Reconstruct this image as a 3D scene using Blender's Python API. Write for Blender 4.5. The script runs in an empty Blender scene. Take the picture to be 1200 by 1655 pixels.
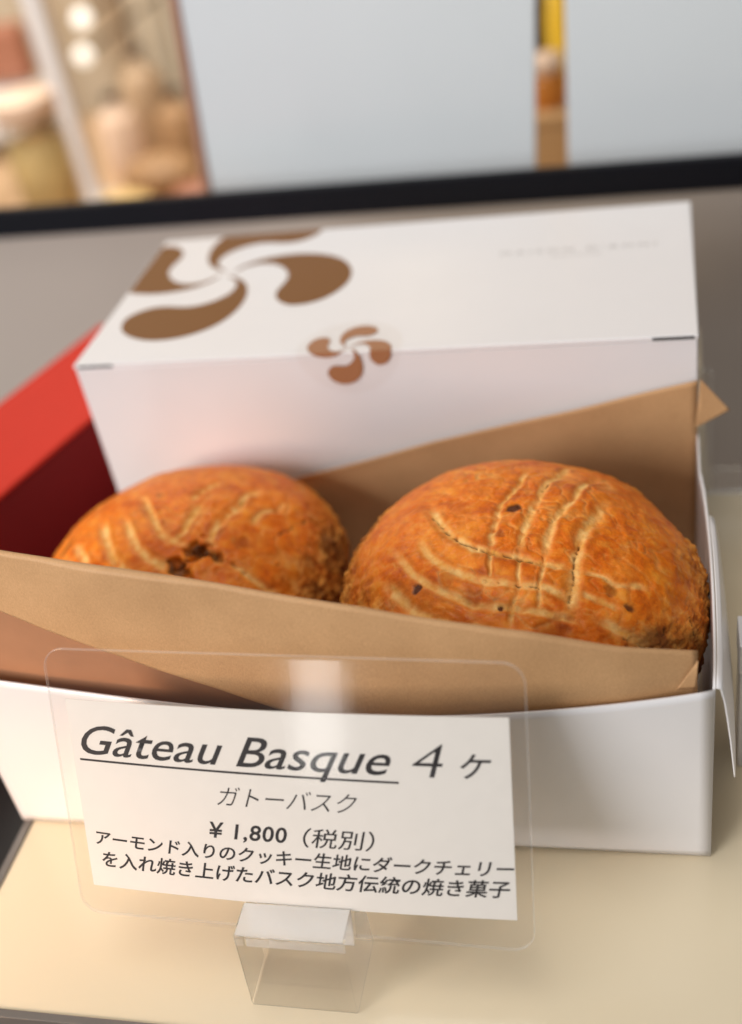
import bpy, bmesh, math, random
import numpy as np
from mathutils import Matrix, Vector, noise as mnoise

random.seed(7)
SC = bpy.context.scene
COL = SC.collection

# ------------------------------------------------------------------ camera
def rz(t): return Matrix(((math.cos(t), -math.sin(t), 0), (math.sin(t), math.cos(t), 0), (0, 0, 1)))
def rx(t): return Matrix(((1, 0, 0), (0, math.cos(t), -math.sin(t)), (0, math.sin(t), math.cos(t))))
CAM_POS = Vector((0.1903, -0.2026, 0.2663))
cd = bpy.data.cameras.new('camera')
cam = bpy.data.objects.new('camera', cd)
COL.objects.link(cam)
cam.matrix_world = Matrix.Translation(CAM_POS) @ (rz(math.radians(17.385)) @ rx(math.radians(54.3713)) @ rz(math.radians(-11.2311))).to_4x4()
cd.sensor_fit = 'VERTICAL'
cd.sensor_height = 24.0
cd.lens = 1912.33 / 1655.0 * 24.0
cd.clip_start = 0.01
cd.clip_end = 60.0
cd.dof.use_dof = True
cd.dof.focus_distance = 0.296
cd.dof.aperture_fstop = cd.lens / 7.8
SC.camera = cam

# ------------------------------------------------------------------ light
world = bpy.data.worlds.new('World')
SC.world = world
world.use_nodes = True
bg = world.node_tree.nodes['Background']
bg.inputs['Color'].default_value = (1.0, 0.97, 0.95, 1)
bg.inputs['Strength'].default_value = 0.14

def area(name, loc, target, size, size_y, power, col):
    l = bpy.data.lights.new(name, 'AREA')
    l.shape = 'RECTANGLE'
    l.size, l.size_y, l.energy, l.color = size, size_y, power, col
    o = bpy.data.objects.new(name, l)
    COL.objects.link(o)
    o.location = loc
    if name == 'room_downlight': l.shape = 'ELLIPSE'
    if name == 'warm_spot': l.spread = math.radians(32)
    o.rotation_euler = (Vector(target) - Vector(loc)).to_track_quat('-Z', 'Y').to_euler()
    return o
area('ceiling_light', (0.0, 0.0, 1.25), (0.1, 0.08, 0.05), 0.7, 0.5, 4.4, (1.0, 0.965, 0.93))
area('shop_window', (-0.85, -1.15, 0.68), (0.1, 0.05, 0.06), 0.8, 0.7, 17.8, (0.96, 0.97, 1.0))
area('warm_spot', (-0.21, -0.30, 0.12), (-0.005, -0.035, 0.0), 0.10, 0.10, 0.040, (1.0, 0.55, 0.25))
area('window_strip', (-0.30, -1.47, -0.01), (0.118, -0.018, 0.08), 0.11, 0.30, 0.55, (1.0, 0.97, 0.93))
area('room_downlight', (-0.19, 1.49, 0.73), (0.108, 0.16, 0.092), 0.08, 0.08, 0.10, (1.0, 0.78, 0.5))
area('back_room_light', (-0.45, 0.80, 0.75), (-0.35, 1.4, -0.1), 0.5, 0.5, 9.0, (1.0, 0.93, 0.84))

SC.render.engine = 'CYCLES'
SC.cycles.use_denoising = True
SC.cycles.max_bounces = 12
SC.cycles.transparent_max_bounces = 16
SC.view_settings.view_transform = 'Standard'
SC.view_settings.look = 'None'
SC.view_settings.exposure = 0.42
SC.view_settings.gamma = 1.0
SC.view_settings.use_curve_mapping = False

# ------------------------------------------------------------------ helpers
def tag(o, label=None, cat=None, group=None, kind=None):
    if label: o['label'] = label
    if cat: o['category'] = cat
    if group: o['group'] = group
    if kind: o['kind'] = kind
    return o

def empty(name, loc=(0, 0, 0)):
    o = bpy.data.objects.new(name, None)
    o.empty_display_size = 0.01
    o.location = loc
    COL.objects.link(o)
    return o

def link(name, me, mat, parent=None, smooth=False):
    if mat is not None and not me.materials: me.materials.append(mat)
    if smooth:
        me.polygons.foreach_set('use_smooth', [True] * len(me.polygons))
    o = bpy.data.objects.new(name, me)
    COL.objects.link(o)
    if parent is not None:
        o.parent = parent
        o.matrix_parent_inverse = Matrix.Translation(-Vector(parent.location))
    return o

def meshobj(name, verts, faces, mat, parent=None, smooth=False):
    me = bpy.data.meshes.new(name)
    me.from_pydata([tuple(v) for v in verts], [], faces)
    me.validate()
    me.update()
    return link(name, me, mat, parent, smooth)

def bmobj(name, bm, mat, parent=None, smooth=False):
    bmesh.ops.recalc_face_normals(bm, faces=bm.faces)
    me = bpy.data.meshes.new(name)
    bm.to_mesh(me)
    bm.free()
    return link(name, me, mat, parent, smooth)

def box_bm(lo, hi, bevel=0.0, seg=2, M=None):
    bm = bmesh.new()
    bmesh.ops.create_cube(bm, size=1.0)
    for v in bm.verts:
        v.co = Vector([lo[i] + (v.co[i] + 0.5) * (hi[i] - lo[i]) for i in range(3)])
    if bevel:
        bmesh.ops.bevel(bm, geom=list(bm.edges), offset=bevel, segments=seg, profile=0.5, affect='EDGES')
    if M is not None:
        bmesh.ops.transform(bm, matrix=M, verts=bm.verts)
    return bm

def add_box(bm, lo, hi):
    r = bmesh.ops.create_cube(bm, size=1.0)
    for v in r['verts']:
        v.co = Vector([lo[i] + (v.co[i] + 0.5) * (hi[i] - lo[i]) for i in range(3)])

def sheet(name, fn, nu, nv, thick, mat, parent=None):
    """closed thin sheet: fn(u, v) is its front face; its back lies thick behind along the normal"""
    g = np.array([[fn(i / nu, j / nv) for j in range(nv + 1)] for i in range(nu + 1)], float)
    du = np.gradient(g, axis=0); dv = np.gradient(g, axis=1)
    n = np.cross(du, dv)
    n /= np.linalg.norm(n, axis=2, keepdims=True) + 1e-12
    b = g - n * thick
    N = (nu + 1) * (nv + 1)
    V = np.concatenate([g.reshape(-1, 3), b.reshape(-1, 3)])
    I = lambda i, j: i * (nv + 1) + j
    F = []
    for i in range(nu):
        for j in range(nv):
            q = (I(i, j), I(i + 1, j), I(i + 1, j + 1), I(i, j + 1))
            F.append(q)
            F.append(tuple(N + k for k in reversed(q)))
    for i in range(nu):
        F.append((I(i, 0), N + I(i, 0), N + I(i + 1, 0), I(i + 1, 0)))
        F.append((I(i, nv), I(i + 1, nv), N + I(i + 1, nv), N + I(i, nv)))
    for j in range(nv):
        F.append((I(0, j), I(0, j + 1), N + I(0, j + 1), N + I(0, j)))
        F.append((I(nu, j), N + I(nu, j), N + I(nu, j + 1), I(nu, j + 1)))
    return meshobj(name, V, F, mat, parent, smooth=True)

def lathe(name, prof, loc, mat, parent=None, seg=40, smooth=True):
    V, F = [], []
    n = len(prof)
    for k in range(seg):
        a = 2 * math.pi * k / seg
        for r, z in prof:
            V.append((loc[0] + r * math.cos(a), loc[1] + r * math.sin(a), loc[2] + z))
    for k in range(seg):
        k2 = (k + 1) % seg
        for i in range(n - 1):
            F.append((k * n + i, k2 * n + i, k2 * n + i + 1, k * n + i + 1))
    o = meshobj(name, V, F, mat, parent, smooth)
    return o

# ------------------------------------------------------------------ materials
def new_mat(name):
    m = bpy.data.materials.new(name)
    m.use_nodes = True
    nt = m.node_tree
    return m, nt, nt.nodes, nt.links, nt.nodes['Principled BSDF']

def plain(name, col, rough=0.5, noise=0.06, scale=300.0, bump=0.0, coat=0.0, metal=0.0, spec=0.5):
    m, nt, N, L, p = new_mat(name)
    tc = N.new('ShaderNodeTexCoord')
    nz = N.new('ShaderNodeTexNoise')
    nz.inputs['Scale'].default_value = scale
    nz.inputs['Detail'].default_value = 6
    L.new(tc.outputs['Object'], nz.inputs['Vector'])
    mx = N.new('ShaderNodeMix'); mx.data_type = 'RGBA'
    mx.inputs['A'].default_value = [c * (1 - noise) for c in col] + [1]
    mx.inputs['B'].default_value = [min(1, c * (1 + noise)) for c in col] + [1]
    L.new(nz.outputs['Fac'], mx.inputs['Factor'])
    L.new(mx.outputs['Result'], p.inputs['Base Color'])
    p.inputs['Roughness'].default_value = rough
    p.inputs['Metallic'].default_value = metal
    p.inputs['Coat Weight'].default_value = coat
    p.inputs['Specular IOR Level'].default_value = spec
    if bump:
        b = N.new('ShaderNodeBump')
        b.inputs['Strength'].default_value = bump
        b.inputs['Distance'].default_value = 0.0004
        L.new(nz.outputs['Fac'], b.inputs['Height'])
        L.new(b.outputs['Normal'], p.inputs['Normal'])
    return m

def clear_film(name, tint=(0.98, 0.965, 0.94), bump=0.0, rough=0.03, boost=1.0):
    """thin clear plastic: Fresnel gloss over a straight-through film"""
    m, nt, N, L, p = new_mat(name)
    N.remove(p)
    out = N['Material Output']
    lw = N.new('ShaderNodeLayerWeight'); lw.inputs['Blend'].default_value = 0.5
    pw = N.new('ShaderNodeMath'); pw.operation = 'POWER'; pw.inputs[1].default_value = 5.0
    L.new(lw.outputs['Facing'], pw.inputs[0])
    fr = N.new('ShaderNodeMath'); fr.operation = 'MULTIPLY_ADD'; fr.inputs[1].default_value = 0.93; fr.inputs[2].default_value = 0.035
    L.new(pw.outputs[0], fr.inputs[0])
    tr = N.new('ShaderNodeBsdfTransparent'); tr.inputs['Color'].default_value = (*tint, 1)
    gl = N.new('ShaderNodeBsdfGlossy'); gl.inputs['Roughness'].default_value = rough
    mix = N.new('ShaderNodeMixShader')
    mul = N.new('ShaderNodeMath'); mul.operation = 'MULTIPLY'; mul.inputs[1].default_value = boost
    mul.use_clamp = True
    L.new(fr.outputs[0], mul.inputs[0])
    L.new(mul.outputs[0], mix.inputs[0]); L.new(tr.outputs[0], mix.inputs[1]); L.new(gl.outputs[0], mix.inputs[2])
    L.new(mix.outputs[0], out.inputs['Surface'])
    if bump:
        tc = N.new('ShaderNodeTexCoord')
        nz = N.new('ShaderNodeTexNoise'); nz.inputs['Scale'].default_value = 110; nz.inputs['Detail'].default_value = 3
        mp = N.new('ShaderNodeMapping'); mp.inputs['Scale'].default_value = (1, 1, 2.2); mp.inputs['Rotation'].default_value = (0, 0.5, 0)
        L.new(tc.outputs['Object'], mp.inputs['Vector']); L.new(mp.outputs[0], nz.inputs['Vector'])
        b = N.new('ShaderNodeBump'); b.inputs['Strength'].default_value = bump; b.inputs['Distance'].default_value = 0.0006
        L.new(nz.outputs['Fac'], b.inputs['Height'])
        L.new(b.outputs['Normal'], gl.inputs['Normal'])
    return m

def acrylic(name, col=(1, 1, 1), ior=1.49):
    m, nt, N, L, p = new_mat(name)
    p.inputs['Base Color'].default_value = (*col, 1)
    p.inputs['Roughness'].default_value = 0.02
    p.inputs['IOR'].default_value = ior; p.inputs['Coat Weight'].default_value = 0.4
    p.inputs['Transmission Weight'].default_value = 1.0
    tr = N.new('ShaderNodeBsdfTransparent'); ms = N.new('ShaderNodeMixShader'); ms.inputs[0].default_value = 0.40
    L.new(p.outputs[0], ms.inputs[1]); L.new(tr.outputs[0], ms.inputs[2]); L.new(ms.outputs[0], N['Material Output'].inputs['Surface'])
    return m

M_CARD = plain('white_board', (0.80, 0.775, 0.765), rough=0.30, noise=0.02, scale=60)
M_CARD_IN = plain('white_board_inner', (0.78, 0.75, 0.73), rough=0.6, noise=0.03, scale=200)
M_SLOT = plain('gap_dark', (0.05, 0.045, 0.04), rough=0.8)
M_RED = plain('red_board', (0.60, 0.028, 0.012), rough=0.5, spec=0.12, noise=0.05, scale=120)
M_RED_SHADE = plain('red_board_shade', (0.24, 0.013, 0.013), rough=0.5, spec=0.12, noise=0.05, scale=120)  # red board again, darkened: the shade on the box sides is in the colour
M_LOGO = plain('brown_print', (0.21, 0.090, 0.026), rough=0.45, spec=0.12, noise=0.08, scale=900)
M_STK = plain('copper_print', (0.36, 0.16, 0.075), rough=0.3, spec=0.3, noise=0.05, scale=900)
M_GREYTXT = plain('grey_print', (0.50, 0.47, 0.45), rough=0.5)
M_INK = plain('black_ink', (0.014, 0.010, 0.010), rough=0.5, noise=0.2, scale=600)
M_PAPER = plain('label_paper', (0.77, 0.72, 0.65), rough=0.65, noise=0.03, scale=260, bump=0.12)
M_SLEEVE = clear_film('clear_sleeve', tint=(0.995, 0.99, 0.985), bump=0.05, rough=0.09)
M_RIM, _nt, _N, _L, _p = new_mat('sleeve_weld')
_p.inputs['Base Color'].default_value = (0.9, 0.88, 0.85, 1); _p.inputs['Roughness'].default_value = 0.3; _p.inputs['Alpha'].default_value = 0.12
M_FILM = clear_film('clear_sticker', tint=(0.99, 0.985, 0.98), rough=0.25, boost=0.6)
M_ACR = acrylic('clear_acrylic', (0.99, 0.99, 0.98), 1.22)
M_ACR2 = acrylic('clear_acrylic_thick', (0.95, 0.95, 0.94))
M_VEIL, _nt, _N, _L, _p = new_mat('white_veil')  # whitish veil standing in for the card's reflection in the block
_p.inputs['Base Color'].default_value = (0.92, 0.90, 0.87, 1); _p.inputs['Roughness'].default_value = 0.35; _p.inputs['Alpha'].default_value = 0.28
M_BLACK = plain('black_rail', (0.004, 0.004, 0.007), rough=0.5, spec=0.2)
M_DARK = plain('dark_base', (0.012, 0.011, 0.010), rough=0.3)
M_TRIM = plain('steel_trim', (0.22, 0.20, 0.18), rough=0.35, metal=0.6)
M_BACK = plain('taupe_panel', (0.50, 0.42, 0.355), rough=0.45, noise=0.05, scale=8)
M_SIGN = plain('pale_grey_board', (0.70, 0.735, 0.745), rough=0.35, noise=0.02, scale=20)
M_SIGN_EDGE = plain('red_brown_edge', (0.40, 0.20, 0.13), rough=0.5)

def shelf_mat():
    m, nt, N, L, p = new_mat('cream_laminate')
    tc = N.new('ShaderNodeTexCoord')
    n1 = N.new('ShaderNodeTexNoise'); n1.inputs['Scale'].default_value = 14; n1.inputs['Detail'].default_value = 4
    n2 = N.new('ShaderNodeTexNoise'); n2.inputs['Scale'].default_value = 420; n2.inputs['Detail'].default_value = 5
    L.new(tc.outputs['Object'], n1.inputs['Vector']); L.new(tc.outputs['Object'], n2.inputs['Vector'])
    mx = N.new('ShaderNodeMix'); mx.data_type = 'RGBA'
    mx.inputs['A'].default_value = (0.72, 0.61, 0.42, 1); mx.inputs['B'].default_value = (0.78, 0.67, 0.48, 1)
    L.new(n1.outputs['Fac'], mx.inputs['Factor']); L.new(mx.outputs['Result'], p.inputs['Base Color'])
    mr = N.new('ShaderNodeMapRange'); mr.inputs['To Min'].default_value = 0.10; mr.inputs['To Max'].default_value = 0.22
    n3 = N.new('ShaderNodeTexNoise'); n3.inputs['Scale'].default_value = 60; n3.inputs['Detail'].default_value = 8; n3.inputs['Roughness'].default_value = 0.7
    L.new(tc.outputs['Object'], n3.inputs['Vector'])
    av = N.new('ShaderNodeMath'); av.operation = 'ADD'; L.new(n2.outputs['Fac'], av.inputs[0]); L.new(n3.outputs['Fac'], av.inputs[1])
    mr.inputs['From Min'].default_value = 0.7; mr.inputs['From Max'].default_value = 1.3
    L.new(av.outputs[0], mr.inputs['Value']); L.new(mr.outputs[0], p.inputs['Roughness'])
    return m
M_SHELF = shelf_mat()

def kraft_mat():
    m, nt, N, L, p = new_mat('kraft_paper')
    tc = N.new('ShaderNodeTexCoord')
    n1 = N.new('ShaderNodeTexNoise'); n1.inputs['Scale'].default_value = 3600; n1.inputs['Detail'].default_value = 3
    mp = N.new('ShaderNodeMapping'); mp.inputs['Scale'].default_value = (1, 1, 0.45)
    n2 = N.new('ShaderNodeTexNoise'); n2.inputs['Scale'].default_value = 70; n2.inputs['Detail'].default_value = 5
    L.new(tc.outputs['Object'], mp.inputs['Vector']); L.new(mp.outputs[0], n1.inputs['Vector'])
    L.new(tc.outputs['Object'], n2.inputs['Vector'])
    r = N.new('ShaderNodeValToRGB')
    r.color_ramp.elements[0].position = 0.30; r.color_ramp.elements[0].color = (0.63, 0.355, 0.16, 1)
    r.color_ramp.elements[1].position = 0.72; r.color_ramp.elements[1].color = (0.75, 0.45, 0.215, 1)
    L.new(n1.outputs['Fac'], r.inputs[0])
    mx = N.new('ShaderNodeMix'); mx.data_type = 'RGBA'; mx.blend_type = 'MULTIPLY'
    mx.inputs['Factor'].default_value = 1
    r2 = N.new('ShaderNodeValToRGB')
    r2.color_ramp.elements[0].position = 0.3; r2.color_ramp.elements[0].color = (0.90, 0.88, 0.86, 1)
    r2.color_ramp.elements[1].position = 0.7; r2.color_ramp.elements[1].color = (1, 1, 1, 1)
    L.new(n2.outputs['Fac'], r2.inputs[0])
    L.new(r.outputs[0], mx.inputs['A']); L.new(r2.outputs[0], mx.inputs['B'])
    L.new(mx.outputs['Result'], p.inputs['Base Color'])
    p.inputs['Roughness'].default_value = 0.62
    b = N.new('ShaderNodeBump'); b.inputs['Strength'].default_value = 0.08; b.inputs['Distance'].default_value = 0.0001
    L.new(n1.outputs['Fac'], b.inputs['Height']); L.new(b.outputs['Normal'], p.inputs['Normal'])
    # a little light comes through thin paper
    out = N['Material Output']
    tl = N.new('ShaderNodeBsdfTranslucent'); L.new(mx.outputs['Result'], tl.inputs['Color'])
    ms = N.new('ShaderNodeMixShader'); ms.inputs[0].default_value = 0.14
    L.new(p.outputs[0], ms.inputs[1]); L.new(tl.outputs[0], ms.inputs[2]); L.new(ms.outputs[0], out.inputs['Surface'])
    return m
M_KRAFT = kraft_mat()
M_KRAFT_SHADE = plain('kraft_shaded', (0.42, 0.20, 0.10), rough=0.45, noise=0.10, scale=120)  # darker kraft copy: shade below the fold is put into the colour

def crust_mat():
    m, nt, N, L, p = new_mat('baked_crust')
    tc = N.new('ShaderNodeTexCoord')
    def nz(s, d=6, rough=0.55):
        n = N.new('ShaderNodeTexNoise'); n.inputs['Scale'].default_value = s; n.inputs['Detail'].default_value = d
        n.inputs['Roughness'].default_value = rough
        L.new(tc.outputs['Object'], n.inputs['Vector']); return n
    def attr(nm):
        a = N.new('ShaderNodeAttribute'); a.attribute_name = nm; return a
    def mix(fac, a, b, bt='MIX'):
        x = N.new('ShaderNodeMix'); x.data_type = 'RGBA'; x.blend_type = bt
        if isinstance(fac, float): x.inputs['Factor'].default_value = fac
        else: L.new(fac, x.inputs['Factor'])
        for s, v in (('A', a), ('B', b)):
            if isinstance(v, tuple): x.inputs[s].default_value = v
            else: L.new(v, x.inputs[s])
        return x.outputs['Result']
    def ramp(src, *els):
        r = N.new('ShaderNodeValToRGB')
        while len(r.color_ramp.elements) < len(els): r.color_ramp.elements.new(0.5)
        for e, (pos, c) in zip(r.color_ramp.elements, els): e.position = pos; e.color = c
        L.new(src, r.inputs[0]); return r.outputs[0]
    n1, n2, n3 = nz(95, 5), nz(260, 6, 0.6), nz(1500, 5, 0.7)
    glaze = ramp(n1.outputs['Fac'], (0.30, (0.52, 0.085, 0.004, 1)), (0.48, (0.80, 0.170, 0.006, 1)), (0.68, (0.92, 0.29, 0.018, 1)))
    glaze = mix(0.45, glaze, ramp(n2.outputs['Fac'], (0.36, (0.50, 0.080, 0.005, 1)), (0.52, (0.82, 0.190, 0.008, 1)), (0.68, (0.96, 0.40, 0.05, 1))))
    pt = N.new('ShaderNodeMapRange'); pt.inputs['From Min'].default_value = 0.50; pt.inputs['From Max'].default_value = 0.72; pt.inputs['To Max'].default_value = 0.34
    n0 = nz(62, 7, 0.62); L.new(n0.outputs['Fac'], pt.inputs['Value'])
    glaze = mix(pt.outputs[0], glaze, (0.94, 0.42, 0.065, 1))
    dry = ramp(n2.outputs['Fac'], (0.35, (0.80, 0.35, 0.07, 1)), (0.65, (0.94, 0.56, 0.20, 1)))
    side = ramp(n2.outputs['Fac'], (0.34, (0.24, 0.070, 0.010, 1)), (0.50, (0.56, 0.19, 0.025, 1)), (0.68, (0.82, 0.38, 0.08, 1)))
    c = mix(attr('rim').outputs['Fac'], glaze, side)
    c = mix(attr('groove').outputs['Fac'], c, dry)
    c = mix(attr('burnt').outputs['Fac'], c, (0.11, 0.030, 0.010, 1))
    c = mix(attr('crack').outputs['Fac'], c, (0.075, 0.030, 0.010, 1))
    L.new(c, p.inputs['Base Color'])
    rr = N.new('ShaderNodeMapRange'); rr.inputs['To Min'].default_value = 0.36; rr.inputs['To Max'].default_value = 0.72
    ad = N.new('ShaderNodeMath'); ad.operation = 'MAXIMUM'
    L.new(attr('rim').outputs['Fac'], ad.inputs[0]); L.new(attr('groove').outputs['Fac'], ad.inputs[1])
    L.new(ad.outputs[0], rr.inputs['Value']); L.new(rr.outputs[0], p.inputs['Roughness'])
    p.inputs['Specular IOR Level'].default_value = 0.13
    cw = N.new('ShaderNodeMapRange'); cw.inputs['To Min'].default_value = 0.07; cw.inputs['To Max'].default_value = 0.0
    L.new(ad.outputs[0], cw.inputs['Value']); L.new(cw.outputs[0], p.inputs['Coat Weight'])
    p.inputs['Coat Roughness'].default_value = 0.16
    p.inputs['Subsurface Weight'].default_value = 0.12
    p.inputs['Subsurface Radius'].default_value = (0.002, 0.0008, 0.0003)
    p.inputs['Subsurface Scale'].default_value = 1.0
    b = N.new('ShaderNodeBump'); b.inputs['Strength'].default_value = 0.7; b.inputs['Distance'].default_value = 0.0007
    b2 = N.new('ShaderNodeBump'); b2.inputs['Strength'].default_value = 0.5; b2.inputs['Distance'].default_value = 0.0003
    L.new(n2.outputs['Fac'], b.inputs['Height']); L.new(n3.outputs['Fac'], b2.inputs['Height'])
    L.new(b.outputs['Normal'], b2.inputs['Normal']); L.new(b2.outputs['Normal'], p.inputs['Normal'])
    return m
M_CRUST = crust_mat()

# ------------------------------------------------------------------ dimensions (metres)
W, D, HF, ZT, DT = 0.200, 0.1124, 0.0610, 0.0922, 0.0973

# ------------------------------------------------------------------ setting: shelf, case, back room
bm = bmesh.new()
oc = [(0.0035, -0.06), (0.62, -0.06), (0.62, 0.1625), (0.2045, 0.1625), (0.2045, 0.285), (0.0035, 0.285)]
lo_ = [bm.verts.new((x, y, -0.010)) for x, y in oc]; hi_ = [bm.verts.new((x, y, 0.0)) for x, y in oc]
bm.faces.new(lo_[::-1]); bm.faces.new(hi_)
for i in range(6): bm.faces.new((lo_[i], lo_[(i + 1) % 6], hi_[(i + 1) % 6], hi_[i]))
sh = bmobj('shelf', bm, M_SHELF)
tag(sh, kind='structure')
bmobj('edge_strip', box_bm((0.0010, -0.0625, -0.011), (0.62, -0.0602, 0.0006), 0.0003), M_TRIM, sh)
bmobj('edge_strip', box_bm((0.0008, -0.0600, -0.011), (0.0033, 0.285, 0.0006), 0.0003), M_TRIM, sh)
tag(bmobj('case_floor', box_bm((-0.11, -0.12, -0.024), (0.0006, 0.235, -0.0135)), M_DARK), kind='structure')

bp = bmobj('back_panel', box_bm((-0.7, 0.3035, -0.30), (0.75, 0.312, 0.0625)), M_BACK)
tag(bp, 'taupe rear panel of the display case below the black rail', 'panel')
# black top rail of the case, very slightly out of level
def rail_z(x): return 0.0700 + (x + 0.1242) * (0.0660 - 0.0700) / (0.2231 + 0.1242)
bm = bmesh.new(); add_box(bm, (-0.7, 0.296, -0.0070), (0.75, 0.303, 0.0070))
for v in bm.verts: v.co.z += rail_z(v.co.x)
bmesh.ops.bevel(bm, geom=list(bm.edges), offset=0.0012, segments=2, affect='EDGES')
tag(bmobj('case_rail', bm, M_BLACK), 'black rail running across behind the white boxes', 'rail')

def wood_mat(name, c1, c2, scale=4.0):
    m, nt, N, L, p = new_mat(name)
    tc = N.new('ShaderNodeTexCoord')
    mp = N.new('ShaderNodeMapping'); mp.inputs['Scale'].default_value = (3.0, 0.4, 0.4)
    n = N.new('ShaderNodeTexNoise'); n.inputs['Scale'].default_value = scale; n.inputs['Detail'].default_value = 5
    L.new(tc.outputs['Object'], mp.inputs['Vector']); L.new(mp.outputs[0], n.inputs['Vector'])
    r = N.new('ShaderNodeValToRGB')
    r.color_ramp.elements[0].position = 0.35; r.color_ramp.elements[0].color = (*c1, 1)
    r.color_ramp.elements[1].position = 0.65; r.color_ramp.elements[1].color = (*c2, 1)
    L.new(n.outputs['Fac'], r.inputs[0]); L.new(r.outputs[0], p.inputs['Base Color'])
    p.inputs['Roughness'].default_value = 0.5
    return m
M_WOOD = wood_mat('counter_wood', (0.36, 0.22, 0.11), (0.56, 0.37, 0.21), 9.0)
M_WALL = wood_mat('wall_boards', (0.46, 0.30, 0.16), (0.74, 0.58, 0.40), 3.0)
tag(bmobj('counter', box_bm((-1.6, 0.33, -0.17), (1.2, 1.15, -0.135)), M_WOOD), 'warm brown wooden counter behind the display case', 'counter')
tag(bmobj('back_wall', box_bm((-3.0, 1.6, -1.2), (2.5, 1.65, 1.6)), M_WALL), 'beige boarded wall at the back of the shop', 'wall')
tag(bmobj('room_floor', box_bm((-3.0, 0.32, -1.2), (2.5, 1.6, -1.15)), M_WALL), kind='structure')

# two pale boards standing behind the rail
def board(x0, x1, lean, edge, label):
    e = empty('menu_board', ((x0 + x1) / 2, 0.345, -0.135))
    def zz(o):
        for v in o.data.vertices:
            v.co.x += lean * (v.co.z + 0.0)
        return o
    zz(bmobj('board', box_bm((x0, 0.340, -0.1348), (x1, 0.3435, 0.168), 0.0006), M_SIGN, e))
    if edge:
        zz(bmobj('edge_strip', box_bm((x0 - 0.0042, 0.3385, -0.1348), (x0 - 0.0002, 0.345, 0.168), 0.0005), M_SIGN_EDGE, e))
    bmobj('foot', box_bm(((x0 + x1) / 2 - 0.02, 0.3437, -0.1348), ((x0 + x1) / 2 + 0.02, 0.40, -0.128), 0.001), M_SIGN, e)
    tag(e, label, 'board')
board(-0.0335, 0.1283, 0.075, True, 'wide pale grey board with a red brown left edge standing behind the black rail')
board(0.1455, 0.330, 0.04, False, 'pale grey board at the right, standing behind the black rail past the narrow gap')

# back room things, far out of focus
M_WHITE = plain('white_enamel', (0.78, 0.76, 0.75), rough=0.3)
M_GOLD = plain('golden_biscuit', (0.72, 0.50, 0.20), rough=0.6, noise=0.25, scale=60)
M_GLASS = clear_film('jar_glass', tint=(0.96, 0.96, 0.95), rough=0.05)
M_BROWN = plain('red_brown_leather', (0.34, 0.13, 0.07), rough=0.5, noise=0.1, scale=30)
M_DKBROWN = plain('dark_bottle', (0.07, 0.04, 0.02), rough=0.25)
M_YEL = plain('yellow_plastic', (0.80, 0.50, 0.03), rough=0.35)
M_ORANGE = plain('orange_jam', (0.62, 0.22, 0.03), rough=0.3)
M_CUP = plain('cupboard_brown', (0.46, 0.31, 0.18), 0.5)
M_TOAST = plain('toasted_bread', (0.42, 0.24, 0.11), rough=0.6, noise=0.2, scale=60)
M_TAN = plain('tan_board', (0.60, 0.36, 0.16), rough=0.6)
M_PINK = plain('peach_cloth', (0.80, 0.58, 0.42), rough=0.7)
M_BULB = bpy.data.materials.new('lit_globe'); M_BULB.use_nodes = True
_p = M_BULB.node_tree.nodes['Principled BSDF']
_p.inputs['Emission Color'].default_value = (1.0, 0.90, 0.74, 1); _p.inputs['Emission Strength'].default_value = 0.85

def px_at(px, py, Y):
    """photo measurement -> where that sight line meets the vertical plane y = Y (used to site the far things)"""
    R = rz(math.radians(17.385)) @ rx(math.radians(54.3713)) @ rz(math.radians(-11.2311))
    d = R @ Vector(((px - 600) / 1912.33, -(py - 827.5) / 1912.33, -1.0))
    return CAM_POS + d * ((Y - CAM_POS.y) / d.y)

ZC = -0.135
def stand(name, px, py, Y): 
    p = px_at(px, py, Y); return empty(name, (p.x, Y, ZC))
e = stand('biscuit_jar', 74, 280, 0.72); x, y, z = e.location
lathe('glass', [(0.0, 0.0), (0.026, 0.0), (0.028, 0.003), (0.028, 0.125), (0.024, 0.132), (0.022, 0.131), (0.026, 0.124), (0.026, 0.004), (0.0, 0.003)], (x, y, z), M_GLASS, e)
lathe('biscuits', [(0.0, 0.004), (0.025, 0.0045), (0.0255, 0.108), (0.018, 0.114), (0.0, 0.117)], (x, y, z), M_GOLD, e)
lathe('lid', [(0.0, 0.150), (0.026, 0.149), (0.027, 0.147), (0.027, 0.1325), (0.0, 0.1325)], (x, y, z), M_PINK, e)
tag(e, 'glass jar of golden biscuits with a peach lid, blurred on the counter', 'jar')
p = px_at(100, 150, 0.85)
e = empty('white_post', (p.x, 0.85, ZC))
bmobj('shaft', box_bm((p.x - 0.0085, 0.842, ZC + 0.004), (p.x + 0.0085, 0.858, 0.34), 0.002), M_WHITE, e)
bmobj('foot', box_bm((p.x - 0.03, 0.825, ZC), (p.x + 0.03, 0.875, ZC + 0.004), 0.001), M_WHITE, e)
tag(e, 'slim white post standing on the counter beside the biscuit jar', 'post')
for (px, py, lab) in ((133, 30, 'upper round white globe lamp blurred in the back room'), (135, 90, 'lower round white globe lamp blurred in the back room')):
    q = px_at(px, py, 1.25)
    e = empty('globe_lamp', q)
    me = bpy.data.meshes.new('globe'); bm = bmesh.new(); bmesh.ops.create_uvsphere(bm, u_segments=24, v_segments=14, radius=0.011)
    bmesh.ops.translate(bm, verts=bm.verts, vec=q); bmobj('globe', bm, M_BULB, e, True)
    bmobj('bracket', box_bm((q.x - 0.003, q.y + 0.009, q.z - 0.003), (q.x + 0.003, 1.599, q.z + 0.003)), M_DKBROWN, e)
    tag(e, lab, 'lamp', 'globe lamps in the back room')
q = px_at(22, 80, 1.1)
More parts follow.
